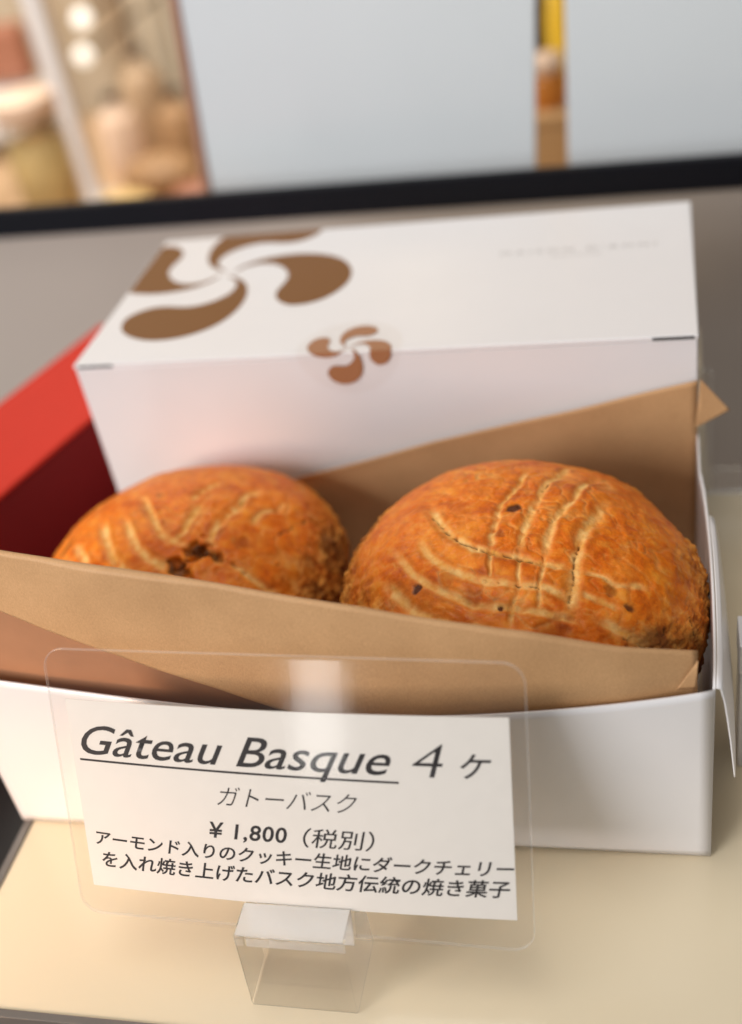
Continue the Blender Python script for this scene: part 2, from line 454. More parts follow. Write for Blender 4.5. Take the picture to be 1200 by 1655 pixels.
e = empty('cushioned_chair', (q.x, 1.1, ZC))
bmobj('backrest', box_bm((q.x - 0.06, 1.09, q.z - 0.035), (q.x + 0.016, 1.12, q.z + 0.028), 0.008, 3), M_BROWN, e)
bmobj('seat', box_bm((q.x - 0.06, 1.0, q.z - 0.075), (q.x + 0.02, 1.12, q.z - 0.040), 0.006, 3), M_WHITE, e)
bmobj('leg', box_bm((q.x - 0.05, 1.02, -1.15), (q.x - 0.04, 1.03, q.z - 0.0745)), M_DKBROWN, e)
bmobj('leg', box_bm((q.x + 0.005, 1.1, -1.15), (q.x + 0.015, 1.11, q.z - 0.0745)), M_DKBROWN, e)
tag(e, 'red brown backrest and white seat of a blurred chair beyond the counter', 'chair')
# loaves lying on the counter
for k, (px, py, Y, s) in enumerate(((190, 292, 0.78, 0.026), (262, 285, 0.86, 0.030), (318, 292, 0.80, 0.024))):
    q = px_at(px, py, Y)
    bm = bmesh.new(); bmesh.ops.create_uvsphere(bm, u_segments=24, v_segments=14, radius=1)
    for v in bm.verts:
        v.co = Vector((q.x + v.co.x * s * 1.3, Y + v.co.y * s, ZC + s * 0.7 + v.co.z * s * 0.7 * (1 + 0.1 * mnoise.noise(v.co * 3))))
    o = bmobj('bread_roll', bm, (M_GOLD, M_TOAST, M_BROWN)[k], None, True)
    tag(o, ('golden bread roll on the counter nearest the biscuit jar', 'toasted brown bread roll in the middle of three on the counter',
            'dark red brown bread roll beside the pale board')[k], 'bread roll', 'bread rolls on the back counter')
# tall warm cabinet strips at left of the board
for k, (px, wd, mt, lab) in enumerate(((186, 0.030, M_BROWN, 'narrow brown upright cupboard door edge on the back wall'),
                                       (235, 0.045, M_PINK, 'pale peach curtain hanging on the back wall'))):
    q = px_at(px, 60, 1.5)
    if k == 0:
        o = bmobj('cupboard', box_bm((q.x - wd / 2, 1.5, -1.15), (q.x + wd / 2, 1.599, 0.6), 0.003), M_CUP, None)
        tag(o, lab, 'cupboard')
    else:
        n = 28
        o = sheet('curtain', lambda u, v: (q.x - wd + 2 * wd * u, 1.54 + 0.012 * math.sin(u * 26), -1.1 + 1.7 * v), n * 3, 2, 0.002, plain('curtain_grey', (0.70, 0.60, 0.46), 0.7), None)
        tag(o, 'pale beige pleated curtain hanging on the back wall', 'curtain')
def bottle(px, py, Y, r, h, mat, name, label, cat):
    q = px_at(px, py, Y)
    e = empty(name, (q.x, Y, ZC))
    top = h
    lathe('body', [(0, 0), (r, 0), (r * 1.02, 0.006), (r * 1.02, top * 0.68), (r * 0.8, top * 0.76), (r * 0.36, top * 0.82), (r * 0.34, top * 0.93), (0, top * 0.93)], (q.x, Y, ZC), mat, e)
    lathe('cap', [(0, top * 0.9305), (r * 0.42, top * 0.9305), (r * 0.42, top), (0, top)], (q.x, Y, ZC), M_DKBROWN, e)
    tag(e, label, cat)
bottle(196, 215, 0.93, 0.020, 0.085, M_PINK, 'peach_bottle', 'peach coloured bottle blurred on the counter beside the white post', 'bottle')
bottle(245, 195, 1.00, 0.022, 0.110, M_CUP, 'brown_bottle', 'brown bottle blurred on the counter, middle of the three by the curtain', 'bottle')
bottle(292, 210, 0.94, 0.020, 0.080, M_TOAST, 'toffee_bottle', 'toffee brown bottle blurred on the counter next to the edge of the pale board', 'bottle')
# things seen in the gap between the boards
bottle(906, 60, 0.72, 0.0095, 0.235, M_YEL, 'yellow_bottle', 'bright yellow bottle seen in the gap between the pale boards', 'bottle')
bottle(866, 60, 0.80, 0.0115, 0.215, M_DKBROWN, 'dark_bottle', 'dark brown bottle seen in the gap between the pale boards', 'bottle')
q = px_at(880, 168, 0.58); q2 = px_at(880, 122, 0.58)
zb = q.z
e = empty('tan_carton', (q.x, 0.575, ZC))
bmobj('body', box_bm((q.x - 0.030, 0.556, ZC), (q.x + 0.030, 0.606, zb - 0.0065), 0.001), M_TAN, e)
bmobj('lid', box_bm((q.x - 0.031, 0.555, zb - 0.006), (q.x + 0.031, 0.607, zb), 0.001), M_TAN, e)
tag(e, 'tan carton under the orange jar, in the gap between the boards', 'carton')
h = q2.z - zb
e = empty('jam_jar', (q2.x, 0.58, zb))
lathe('glass', [(0, 0.0001), (0.0125, 0.0001), (0.014, 0.003), (0.014, h), (0.012, h + 0.003), (0, h + 0.003)], (q2.x, 0.58, zb), M_ORANGE, e)
lathe('lid', [(0, h + 0.0032), (0.0125, h + 0.0032), (0.0125, h + 0.012), (0, h + 0.0125)], (q2.x, 0.58, zb), M_PINK, e)
tag(e, 'orange jam jar with a peach lid in the gap between the boards', 'jar')

# ------------------------------------------------------------------ red box at the left
zr = 0.045; z0 = -0.0134
bl = Vector((-0.0545, 0.231)); u = Vector((0.29, 0.957)).normalized(); nrm = Vector((u.y, -u.x)); wr = 0.049; lr = 0.19
bl = bl + u * 0.004
e = empty('red_box', (bl.x, bl.y, z0))
def red_prism(lo_z, hi_z, grow, name, mat):
    bm = bmesh.new()
    cs = [bl - nrm * grow + u * grow, bl + nrm * (wr + grow) + u * grow, bl + nrm * (wr + grow) - u * (lr + grow), bl - nrm * grow - u * (lr + grow)]
    lo = [bm.verts.new((c.x, c.y, lo_z)) for c in cs]; hi = [bm.verts.new((c.x, c.y, hi_z)) for c in cs]
    bm.faces.new(lo[::-1]); bm.faces.new(hi)
    for i in range(4): bm.faces.new((lo[i], lo[(i + 1) % 4], hi[(i + 1) % 4], hi[i]))
    bmesh.ops.bevel(bm, geom=list(bm.edges), offset=0.0005, segments=3, affect='EDGES')
    return bmobj(name, bm, mat, e)
red_prism(z0, zr - 0.0016, -0.0004, 'body', M_RED_SHADE)['label'] = 'sides of the red box, shade put into their colour'
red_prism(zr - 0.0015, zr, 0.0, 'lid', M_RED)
tag(e, 'red cardboard box with sides darkened for shade at the far left behind the cakes', 'box')

# ------------------------------------------------------------------ closed white box with the brown emblem
cb = empty('closed_box', (W / 2, D + DT / 2, 0))
bmobj('body', box_bm((0.0003, D + 0.0003, 0.0), (W - 0.0003, D + DT, ZT - 0.0016), 0.0004), M_CARD, cb)
bm = box_bm((0.0, D, ZT - 0.0015), (W, D + DT, ZT), 0.0005, 3)
bmobj('lid', bm, M_CARD, cb)
for xa, xb in ((0.0016, 0.0142), (0.1868, 0.1988)):
    bmobj('slot', box_bm((xa, D - 0.00015, ZT - 0.00125), (xb, D + 0.0006, ZT - 0.00025)), M_SLOT, cb)
tag(cb, 'closed white cardboard box with a large brown emblem on its lid, behind the cakes', 'box')

# one comma of the emblem in millimetres about the emblem's centre (traced, then turned four times)
COMMA = [(2.2, 1.6), (5.4, 6.6), (11.5, 10.9), (20.5, 13.0), (29.5, 12.4), (37.8, 9.3), (44.0, 3.8), (47.9, -4.0), (48.6, -12.4),
         (46.4, -19.4), (42.4, -24.9), (37.4, -27.9), (31.4, -28.4), (26.8, -25.4), (24.0, -20.8), (23.6, -15.8), (24.7, -10.0),
         (24.5, -4.4), (21.5, 1.4), (16.5, 5.6), (11.0, 6.6), (6.4, 5.0), (3.2, 1.8)]
def smooth_closed(P, k=5):
    P = [Vector(p) for p in P]; n = len(P); out = []
    for i in range(n):
        p0, p1, p2, p3 = P[i - 1], P[i], P[(i + 1) % n], P[(i + 2) % n]
        for j in range(k):
            t = j / k
            out.append(0.5 * ((2 * p1) + (p2 - p0) * t + (2 * p0 - 5 * p1 + 4 * p2 - p3) * t * t + (3 * p1 - p0 - 3 * p2 + p3) * t ** 3))
    return out
COMMA_S = smooth_closed(COMMA)
def emblem_bm(cx, cy, scale, turn=0.0):
    bm = bmesh.new()
    for k in range(4):
        a = k * math.pi / 2 + turn
        vs = [bm.verts.new((cx + scale * 0.001 * (p.x * math.cos(a) - p.y * math.sin(a)), cy + scale * 0.001 * (p.x * math.sin(a) + p.y * math.cos(a)), 0)) for p in COMMA_S]
        bm.faces.new(vs)
    bmesh.ops.triangulate(bm, faces=bm.faces[:], ngon_method='EAR_CLIP')
    return bm
def cut(bm, co, no, clear=True):
    bmesh.ops.bisect_plane(bm, geom=bm.verts[:] + bm.edges[:] + bm.faces[:], plane_co=co, plane_no=no, clear_outer=clear, dist=1e-7)
bm = emblem_bm(0.0357, 0.1755, 1.0)
cut(bm, (0.0006, 0, 0), (-1, 0, 0)); cut(bm, (0, D + DT - 0.0006, 0), (0, 1, 0))
for v in bm.verts: v.co.z = ZT + 0.00007
bmobj('emblem', bm, M_LOGO, cb)

def text_mesh(body, shear=0.0, offset=0.0, spacing=1.0):
    cu = bpy.data.curves.new('txt', 'FONT')
    cu.body = body; cu.size = 1.0; cu.shear = shear; cu.offset = offset; cu.space_character = spacing
    cu.resolution_u = 4; cu.fill_mode = 'FRONT'
    o = bpy.data.objects.new('txt', cu); COL.objects.link(o)
    dg = bpy.context.evaluated_depsgraph_get(); dg.update()
    me = bpy.data.meshes.new_from_object(o.evaluated_get(dg))
    bpy.data.objects.remove(o); bpy.data.curves.remove(cu)
    me.materials.clear()
    return me
def bbox(me):
    a = np.array([v.co for v in me.vertices]); return a.min(0), a.max(0)

me = text_mesh("MAISON D'AHNI", spacing=1.5)
lo, hi = bbox(me)
for v in me.vertices:
    s = (v.co.x - lo[0]) / (hi[0] - lo[0]); t = (v.co.y - lo[1]) / (hi[1] - lo[1])
    v.co = (0.136 + 0.052 * s, 0.1748 + 0.0032 * t, ZT + 0.00006)
link('lettering', me, M_GREYTXT, cb)
me = text_mesh("SHIROKANE", spacing=1.3)
lo, hi = bbox(me)
for v in me.vertices:
    s = (v.co.x - lo[0]) / (hi[0] - lo[0]); t = (v.co.y - lo[1]) / (hi[1] - lo[1])
    v.co = (0.1535 + 0.0165 * s, 0.1712 + 0.0013 * t, ZT + 0.00006)
link('lettering', me, M_GREYTXT, cb)

# clear round sticker folded over the lid's front edge
st = empty('round_sticker', (0.0942, D, ZT))
def wrap(bm, e):
    cut(bm, (0, D, 0), (0, 1, 0), clear=False)
    for v in bm.verts:
        if v.co.y >= D - 1e-6: v.co.z = ZT + e; v.co.y = max(v.co.y, D) - (e if v.co.y < D + 1e-5 else 0)
        else: v.co = Vector((v.co.x, D - e, ZT - (D - v.co.y)))
bm = bmesh.new()
bmesh.ops.create_circle(bm, cap_ends=True, segments=64, radius=0.0172)
bmesh.ops.translate(bm, verts=bm.verts, vec=(0.0942, D + 0.0026, 0))
wrap(bm, 0.00012)
bmobj('film', bm, M_FILM, st)
bm = emblem_bm(0.0942, D + 0.0026, 0.285, 0.06)
wrap(bm, 0.0002)
bmobj('emblem', bm, M_STK, st)
tag(st, 'small round clear sticker with a copper emblem on the lid front edge', 'sticker')

# ------------------------------------------------------------------ open white box
def bul(x):
    s = min(1, max(0, x / W))
    return -0.011 * math.sin(math.pi * s ** 1.25) ** 0.9 if 0 < s < 1 else 0.0
ob = empty('open_box', (W / 2, D / 2, 0))
T = 0.0006
sheet('front_panel', lambda a, b: (W * a, bul(W * a) * b ** 0.55, 0.0004 + (HF - 0.0004) * b), 60, 24, -T, M_CARD, ob)
# right side: top edge runs nearly straight back, a little swollen by the cake
def side_x(y, z): return W + 0.0017 * math.sin(math.pi * min(1, max(0, (y + 0.004) / 0.092))) ** 0.6 * (z / HF) ** 0.8
sheet('side_panel', lambda a, b: (side_x(0.0008 + 0.110 * a, b * HF), 0.0008 + 0.110 * a, 0.0004 + (HF - 0.0004) * b * (1 - 0.06 * max(0, a - 0.6))), 40, 16, T, M_CARD, ob)
sheet('side_panel', lambda a, b: (0.0005, 0.0008 + 0.110 * a, 0.0004 + (HF * (1 - a) + 0.012 * a - 0.0004) * b ** 1.0), 30, 10, -T, M_CARD, ob)
sheet('rear_panel', lambda a, b: (0.001 + (W - 0.002) * a, D - 0.0012, 0.0004 + 0.030 * b), 10, 6, T, M_CARD_IN, ob)
bmobj('base', box_bm((0.0012, 0.0012, 0.0004), (W - 0.0012, D - 0.002, 0.0012)), M_CARD_IN, ob)
# flap folded out and down over the right side
FL = [(0.2003, 0.0612), (0.2014, 0.0607), (0.2023, 0.0565), (0.2031, 0.050), (0.2039, 0.0425), (0.2046, 0.0345), (0.2051, 0.0285)]
def flap(a, b):
    k = a * (len(FL) - 1); i = min(int(k), len(FL) - 2); f = k - i
    x = FL[i][0] * (1 - f) + FL[i + 1][0] * f; z = FL[i][1] * (1 - f) + FL[i + 1][1] * f
    yy = 0.0006 + (0.066 - 0.026 * a ** 2) * b + 0.0015 * a * a
    return (x + (side_x(yy, HF) - W), yy, z)
sheet('side_flap', flap, 24, 16, 0.0004, M_CARD, ob)
tag(ob, 'open white cardboard box holding two cakes, its side flap folded out', 'box')

# ------------------------------------------------------------------ kraft paper lining
kp = empty('kraft_paper', (W / 2, 0.03, 0.002))
TOPX = [0.0, 0.0334, 0.0801, 0.1219, 0.1591, 0.1965, 0.21]
TOPZ = [0.1072, 0.1050, 0.1014, 0.0940, 0.0843, 0.0702, 0.064]
def top_z(x): return float(np.interp(x, TOPX, TOPZ))
DGX = [-0.02, 0.0252, 0.0599, 0.0933, 0.12, 0.15]
DGZ = [0.098, 0.0855, 0.0735, 0.0619, 0.050, 0.045]
def diag_z(x): return float(np.interp(x, DGX, DGZ))
X0, X1 = 0.0012, 0.1966
def wrinkle(x, z): return 0.0014 * mnoise.noise(Vector((x * 28, z * 22, 3.1))) + 0.00035 * mnoise.noise(Vector((x * 90, z * 60, 7.7)))
def front_fold(a, b):
    """b runs up the outer layer, over the rounded fold and down the inner layer"""
    x = X0 + (X1 - X0) * a
    zt = top_z(x) + 0.0006 * mnoise.noise(Vector((x * 40, 1.3, 0)))
    gap = 0.0012 + 0.0022 * max(0.0, 1 - x / 0.16)
    xe = 0.002 * max(0, (x - 0.18) / 0.02)
    yf = lambda z: bul(x) * min(1, max(0, z / HF)) ** 0.55 + 0.0013 + xe
    y1 = bul(x) + 0.0013 + xe
    r = 0.0007 + gap * 0.18
    zl = max(0.045, diag_z(x))
    if b < 0.46:
        t = b / 0.46
        z = zl + (zt - r - zl) * t
        out = 0.0006 * (1 - t) * max(0, 1 - x / 0.12) * 2
        return (x, yf(z) + max(-0.0005, wrinkle(x, z)), z)
    t = (b - 0.46) / 0.54 * math.pi
    return (x, y1 + max(-0.0005, wrinkle(x, zt - r)) * max(0, 1 - t / math.pi) + r * (1 - math.cos(t)), zt - r + r * math.sin(t))
sheet('front_fold', front_fold, 120, 70, 0.00012, M_KRAFT, kp)
def under(a, b):
    x = X0 + (X1 - 0.0004 - X0) * a
    zt = top_z(x) - 0.0035
    z = 0.012 + (zt - 0.012) * b
    gap = 0.0016 + 0.0030 * max(0.0, 1 - x / 0.15) * min(1, max(0, (z - 0.045) / 0.02))
    return (x, bul(x) * min(1, z / HF) ** 0.55 + 0.0018 + gap + 0.002 * max(0, (x - 0.18) / 0.02) + 0.8 * wrinkle(x + 0.1, z), z)
sheet('under_layer', under, 100, 40, 0.00012, M_KRAFT_SHADE, kp)['label'] = 'under layer of the kraft paper, darkened red brown for shade'
# crumpled little corner at the right end of the front fold
sheet('folded_corner', lambda a, b: (0.1962 - 0.0045 * a * (1 - b) + 0.0004 * b, bul(0.196) + 0.0024 - 0.0006 * a - 0.0012 * b * (1 - a), 0.0602 + (top_z(0.196) - 0.0008 - 0.0602) * b), 8, 10, 0.0001, M_KRAFT, kp)
BX = [0.060, 0.0723, 0.1181, 0.160, 0.2008]; BZ = [0.0440, 0.0488, 0.0609, 0.0700, 0.0797]
def back_sheet(a, b):
    x = 0.060 + 0.1395 * a
    zt = float(np.interp(x, BX, BZ))
    z = 0.006 + (zt - 0.006) * b
    y = D - 0.0040 - 0.002 * math.sin(a * 5) * (1 - b) + 0.0012 * mnoise.noise(Vector((x * 30, z * 30, 9)))
    roll = max(0, b - 0.9) / 0.1
    return (x, y - 0.0008 * roll * roll * (1 - a), z)
sheet('back_sheet', back_sheet, 60, 40, 0.00012, M_KRAFT, kp)
# corner of the back sheet folded round past the side panel
def corner(a, b):
    A = Vector((0.2003, D - 0.0046, 0.0800)); B = Vector((0.2088, D - 0.0040, 0.0687)); C = Vector((0.1990, D - 0.0048, 0.0634))
    p = A.lerp(C, b); q = A.lerp(B, 0.5).lerp(B, 0.5) if False else B
    t = a * (1 - abs(2 * b - 1) * 0.0)
    e1 = A.lerp(B, b * 2) if b < 0.5 else B.lerp(C, (b - 0.5) * 2)
    return tuple(p.lerp(e1, a))
sheet('folded_corner', corner, 8, 12, 0.0002, M_KRAFT, kp)
tag(kp, 'brown kraft paper lining the open box, folded over in front of the cakes', 'paper')

# ------------------------------------------------------------------ the cakes
R0, H1 = 0.05, 0.030
def rotm(tx, ty):
    return Matrix.Rotation(tx, 3, 'X') @ Matrix.Rotation(ty, 3, 'Y')
def seg_dist(P, line):
    """distance of points P (n,2) to a polyline, and the parameter along it 0..1"""
    best = np.full(len(P), 1e9); par = np.zeros(len(P))
    L = np.array(line, float)
    if len(L) == 1: return np.hypot(P[:, 0] - L[0, 0], P[:, 1] - L[0, 1]), par
    for i in range(len(L) - 1):
        a, b = L[i], L[i + 1]; d = b - a
        t = np.clip(((P - a) @ d) / (d @ d + 1e-12), 0, 1)
        r = np.hypot(*(P - a - t[:, None] * d).T)
        m = r < best; best[m] = r[m]; par[m] = (i + t[m]) / (len(L) - 1)
    return best, par
def vnoise(P, s, seed):
    return np.array([mnoise.noise(Vector((p[0] * s + seed, p[1] * s - seed, p[2] * s + 2 * seed))) for p in P])
def cake(name, centre, tilt, h0, seed, grooves, cracks, spots, burnt_sides, scale=1.0):
    nth = 420
    rt = np.concatenate([np.linspace(0.004, 0.90, 150), np.linspace(0.90, 1.0, 60)[1:]])
    prof = [(r, H1 * max(0, 1 - r ** 2.4) ** (1 / 1.9), 0.0) for r in rt]
    for k in range(1, 46):
        t = k / 45
        prof.append((1.0 - 0.16 * t ** 1.3, -h0 * t, 1.0))
    prof.append((0.5, -h0, 1.0)); prof.append((0.003, -h0, 1.0))
    th = np.linspace(0, 2 * np.pi, nth, endpoint=False)
    wob = 1 + 0.010 * np.sin(3 * th + seed) + 0.006 * np.sin(5 * th + 2 * seed) + 0.004 * np.sin(11 * th + seed * 3)
    pr = np.array(prof)
    RR = pr[:, 0][:, None] * R0 * (1 + (wob - 1)[None, :] * pr[:, 0][:, None])
    P = np.stack([RR * np.cos(th), RR * np.sin(th), np.repeat(pr[:, 1][:, None], nth, 1)], -1).reshape(-1, 3)
    rim = np.clip((np.repeat(pr[:, 0][:, None], nth, 1).reshape(-1) - 0.80) / 0.18, 0, 1)
    nA = vnoise(P, 55, seed); nB = vnoise(P, 150, seed + 3); nC = vnoise(P, 420, seed + 9)
    rim = np.clip(rim + 0.55 * nA * (rim > 0.02) + 0.5 * nB * (rim > 0.02), 0, 1)
    rim[np.repeat((pr[:, 2] > 0)[:, None], nth, 1).reshape(-1)] = 1
    top = 1 - np.repeat(pr[:, 2][:, None], nth, 1).reshape(-1)
    # normals of the smooth form
    G = P.reshape(len(pr), nth, 3)
    dr = np.gradient(G, axis=0); dt = np.roll(G, -1, 1) - np.roll(G, 1, 1)
    n = np.cross(dr, dt); n /= np.linalg.norm(n, axis=2, keepdims=True) + 1e-12
    n = n.reshape(-1, 3)
    n[n @ np.array([0, 0, 1]) * top < 0] *= -1
    out = np.sign((n * P).sum(1) + 1e-9); n = n * np.where(top > 0.5, 1, out)[:, None]
    Q = P[:, :2] * 1000
    gw = np.zeros(len(P)); disp = np.zeros(len(P)); ck = np.zeros(len(P)); bt = np.zeros(len(P))
    jit = nB * 0.7 + nC * 0.45
    for line, w in grooves:
        d, par = seg_dist(Q + np.stack([jit, -jit], 1), line)
        fade = np.clip(np.minimum(par, 1 - par) * 7 + 0.25, 0, 1)
        g = np.exp(-(d / w) ** 2) * top
        gw = np.maximum(gw, np.clip(1.35 * np.exp(-(d / (w * 0.92)) ** 2.4), 0, 1) * fade * top * np.clip(0.95 + 0.9 * nC + 0.5 * nB, 0.2, 1))
        bt = np.maximum(bt, 0.26 * np.exp(-((d - 1.75 * w) / (0.55 * w)) ** 2) * top * fade * np.clip(0.6 + 1.5 * nB, 0, 1))
        disp -= 0.00075 * g * fade
        pass
    for line, w in cracks:
        d, par = seg_dist(Q + np.stack([nC, nC], 1) * 0.5, line)
        brk = np.clip((vnoise(P, 620, seed + 31) + 0.10) * 4, 0, 1)
        c = np.exp(-(d / (w * 0.7)) ** 2) * top * brk
        ck = np.maximum(ck, 0.72 * c); disp -= 0.0006 * c
    for (x, y), w, s, kind in spots:
        jm = 1.5 if kind == 'jam' else 0.8
        d = np.hypot(Q[:, 0] - x + jm * (nB + 0.5 * nC) * w, Q[:, 1] - y + jm * (nC - 0.6 * nB) * w)
        c = np.clip((2.4 if kind == 'jam' else 1.35) * np.exp(-(d / w) ** 4), 0, 1) * top * s
        if kind == 'burnt': bt = np.maximum(bt, c); disp -= 0.0004 * c
        else: ck = np.maximum(ck, c * 0.92 * np.clip(0.95 + 1.0 * nC, 0.4, 1)); disp += (-0.0013 + 0.0020 * nC) * c
    ang = np.arctan2(P[:, 1], P[:, 0])
    for a0, aw, s in burnt_sides:
        da = np.abs((ang - a0 + np.pi) % (2 * np.pi) - np.pi)
        bt = np.maximum(bt, np.exp(-(da / aw) ** 2) * np.clip((rim - 0.35) * 2, 0, 1) * np.clip(0.55 + 1.5 * nA + 0.8 * nB, 0, 1) * s)
    # crinkles of the baked glaze: thin wandering creases
    Pw = P + 0.004 * np.stack([nB, nA, nC], 1)
    nE = vnoise(Pw, 105, seed + 41); nF = vnoise(Pw, 210, seed + 57)
    rg = np.clip(1 - np.abs(nE) * 9, 0, 1) * np.clip(0.5 + 2.0 * nA, 0, 1) + 0.7 * np.clip(1 - np.abs(nF) * 8, 0, 1) * np.clip(0.4 - 2.0 * nA, 0, 1)
    rg = np.clip(rg, 0, 1) * top
    disp -= 0.00030 * rg
    gw = np.maximum(gw, 0.42 * rg)
    ck = np.maximum(ck, 0.30 * np.clip((rg - 0.72) * 4, 0, 1) * np.clip(nC * 4, 0, 1))
    nD = vnoise(P, 900, seed + 17)
    disp += 0.0008 * nA + 0.00045 * nB * (0.6 + rim) + 0.00036 * nC * (0.5 + 2.0 * rim) + 0.00026 * nD * (0.35 + 2.2 * rim)
    P2 = (P + n * disp[:, None]) * scale
    M = rotm(*tilt)
    e = empty(name, centre)
    V = [tuple(Vector(centre) + M @ Vector(p)) for p in P2]
    F = []
    m = len(pr)
    for i in range(m - 1):
        for j in range(nth):
            j2 = (j + 1) % nth
            F.append((i * nth + j, (i + 1) * nth + j, (i + 1) * nth + j2, i * nth + j2))
    F.append(tuple(range(nth)))
    F.append(tuple((m - 1) * nth + j for j in reversed(range(nth))))
    me = bpy.data.meshes.new(name)
    me.from_pydata([tuple(Vector(v) - Vector(centre)) for v in V], [], F)
    me.update()
    for nm, arr in (('groove', gw), ('crack', ck), ('burnt', bt), ('rim', rim)):
        at = me.attributes.new(nm, 'FLOAT', 'POINT'); at.data.foreach_set('value', arr.astype(np.float32))
    bpy.data.objects.remove(e)
    o = link(name, me, M_CRUST, None, True)
    o.location = centre
    return o

GR = [([(-24.8, 7.2), (-20.8, -1.7), (-16.4, -8.3), (-10.2, -13.6), (-3.7, -15.3), (4.6, -16.5), (10.7, -17.2), (14.5, -16.7)], 1.15),
      ([(18.0, -17.9), (22.2, -17.6), (24.8, -18.8), (29.0, -17.9), (33.7, -15.9)], 0.8),
      ([(-25.3, -7.5), (-21.7, -14.3), (-16.9, -18.9), (-11.4, -22.4), (-5.1, -24.0), (1.0, -24.0), (7.2, -24.3), (11.9, -25.2), (15.0, -26.8)], 1.1),
      ([(17.8, -23.9), (22.5, -24.3), (26.6, -24.9)], 0.9),
      ([(-31.3, -10.1), (-26.5, -17.7), (-21.5, -22.7), (-15.0, -26.9), (-8.5, -29.9), (-2.3, -30.7), (5.6, -30.8), (8.8, -30.7), (13.9, -30.7), (17.3, -30.8)], 1.0),
      ([(21.3, -29.2), (26.1, -29.9), (29.8, -30.0), (32.9, -30.5), (34.5, -30.5)], 1.2),
      ([(-32.6, -19.6), (-28.1, -24.8), (-24.2, -28.8), (-18.6, -32.3), (-12.2, -34.6), (-2.9, -36.1)], 1.3),
      ([(0.5, 23.5), (-2.0, 11.2), (-4.9, 4.5), (-6.1, -8.3), (-5.6, -13.3)], 0.9),
      ([(12.4, 33.0), (9.1, 21.5), (5.2, 11.4), (3.6, 2.2), (2.0, -5.4), (1.7, -13.8)], 1.15),
      ([(19.4, 24.7), (16.1, 15.1), (11.9, 4.7), (9.6, -1.6), (8.3, -8.1), (7.8, -14.3)], 1.15),
      ([(22.6, 10.2), (19.3, 2.1), (17.0, -6.4), (15.8, -12.8), (15.5, -18.6), (15.7, -23.4), (15.4, -26.7), (16.3, -28.6)], 1.5),
      ([(1.7, -13.8), (1.8, -23.6), (1.4, -30.9), (1.1, -34.7)], 0.6),
      ([(7.8, -14.3), (7.7, -23.9), (7.3, -30.3)], 0.6),
      ([(-5.6, -13.3), (-4.8, -23.0)], 0.5)]
CR = [([(-18.8, -5.4), (-14.0, -10.7), (-6.4, -14.7), (6.1, -16.9)], 0.42), ([(-23.0, 0.7), (-18.3, -6.2)], 0.3),
      ([(16.4, -9.6), (15.4, -15.1), (15.5, -21.6), (15.1, -25.8), (14.4, -29.1)], 0.45), ([(7.7, 17.8), (5.6, 12.1)], 0.35),
      ([(-3.0, -24.0), (8.0, -24.4)], 0.25), ([(17.5, -4.5), (15.7, -12.0)], 0.3),
      ([(26.3, -31.0), (30.8, -30.8), (34.5, -30.4)], 0.35), ([(38.2, -22.6), (37.5, -25.6)], 0.35), ([(44.5, -15.4), (45.5, -18.9)], 0.4)]
SP = [((-0.9, 2.2), 1.7, 1.0, 'burnt'), ((-23.8, -23.6), 1.2, 1.0, 'burnt'), ((-1.4, -30.9), 0.8, 1.0, 'burnt'), ((29.3, -23.7), 1.3, 0.9, 'burnt'),
      ((24.1, -21.1), 1.4, 0.5, 'burnt'), ((-4.0, -7.6), 1.3, 0.45, 'burnt'), ((-15.0, -23.0), 2.6, 0.35, 'burnt'), ((-9.0, -27.5), 2.0, 0.35, 'burnt'),
      ((12.0, -34.5), 4.0, 0.35, 'burnt')]
c = cake('basque_cake', (0.1508, 0.0431, 0.0507), (0.0076, 0.0626), 0.0405, 1.7, GR, CR, SP, [(-0.45, 0.35, 0.95), (2.9, 0.25, 0.5)], 0.995)
tag(c, 'round golden brown cake with crossing scored grooves, at the right in the open box', 'cake', 'cakes in the open box')
GL = [([(-13.3, 9.3), (-7.9, 1.4), (-2.7, -6.9), (0.7, -11.7), (5.5, -14.1), (9.8, -15.6)], 1.2),
      ([(9.0, 2.5), (7.7, -4.6), (7.4, -10.7), (5.2, -13.0)], 1.2),
      ([(-15.6, -1.3), (-10.5, -9.7), (-6.2, -15.9), (-0.9, -20.6), (3.7, -23.4), (5.9, -24.4)], 1.3),
      ([(-24.3, -0.5), (-18.7, -10.4), (-14.3, -17.8), (-10.0, -22.6), (-5.5, -25.4)], 1.3),
      ([(-30.0, -9.0), (-26.9, -14.0), (-22.2, -19.5)], 1.2),
      ([(23.9, 14.6), (21.4, 10.6), (19.8, 2.7), (17.3, -2.8), (16.4, -10.1), (15.9, -14.6)], 1.3),
      ([(32.5, 9.8), (29.7, 6.0), (27.6, 2.5), (26.1, -3.0)], 0.9),
      ([(16.4, -16.8), (21.4, -18.9), (26.2, -20.3), (30.4, -22.2), (34.0, -23.8), (36.9, -23.2)], 0.9),
      ([(10.6, 16.6), (7.1, 12.6), (5.0, 5.0)], 1.0)]
CL = [([(40.3, 10.2), (38.6, 5.9), (36.1, -0.3), (33.3, -6.1)], 0.5), ([(16.4, -16.8), (21.4, -18.9), (26.2, -20.3), (30.4, -22.2)], 0.4),
      ([(21.4, 8.6), (19.6, 1.7), (17.5, -3.8)], 0.35), ([(32.0, 8.6), (29.7, 5.0)], 0.3)]
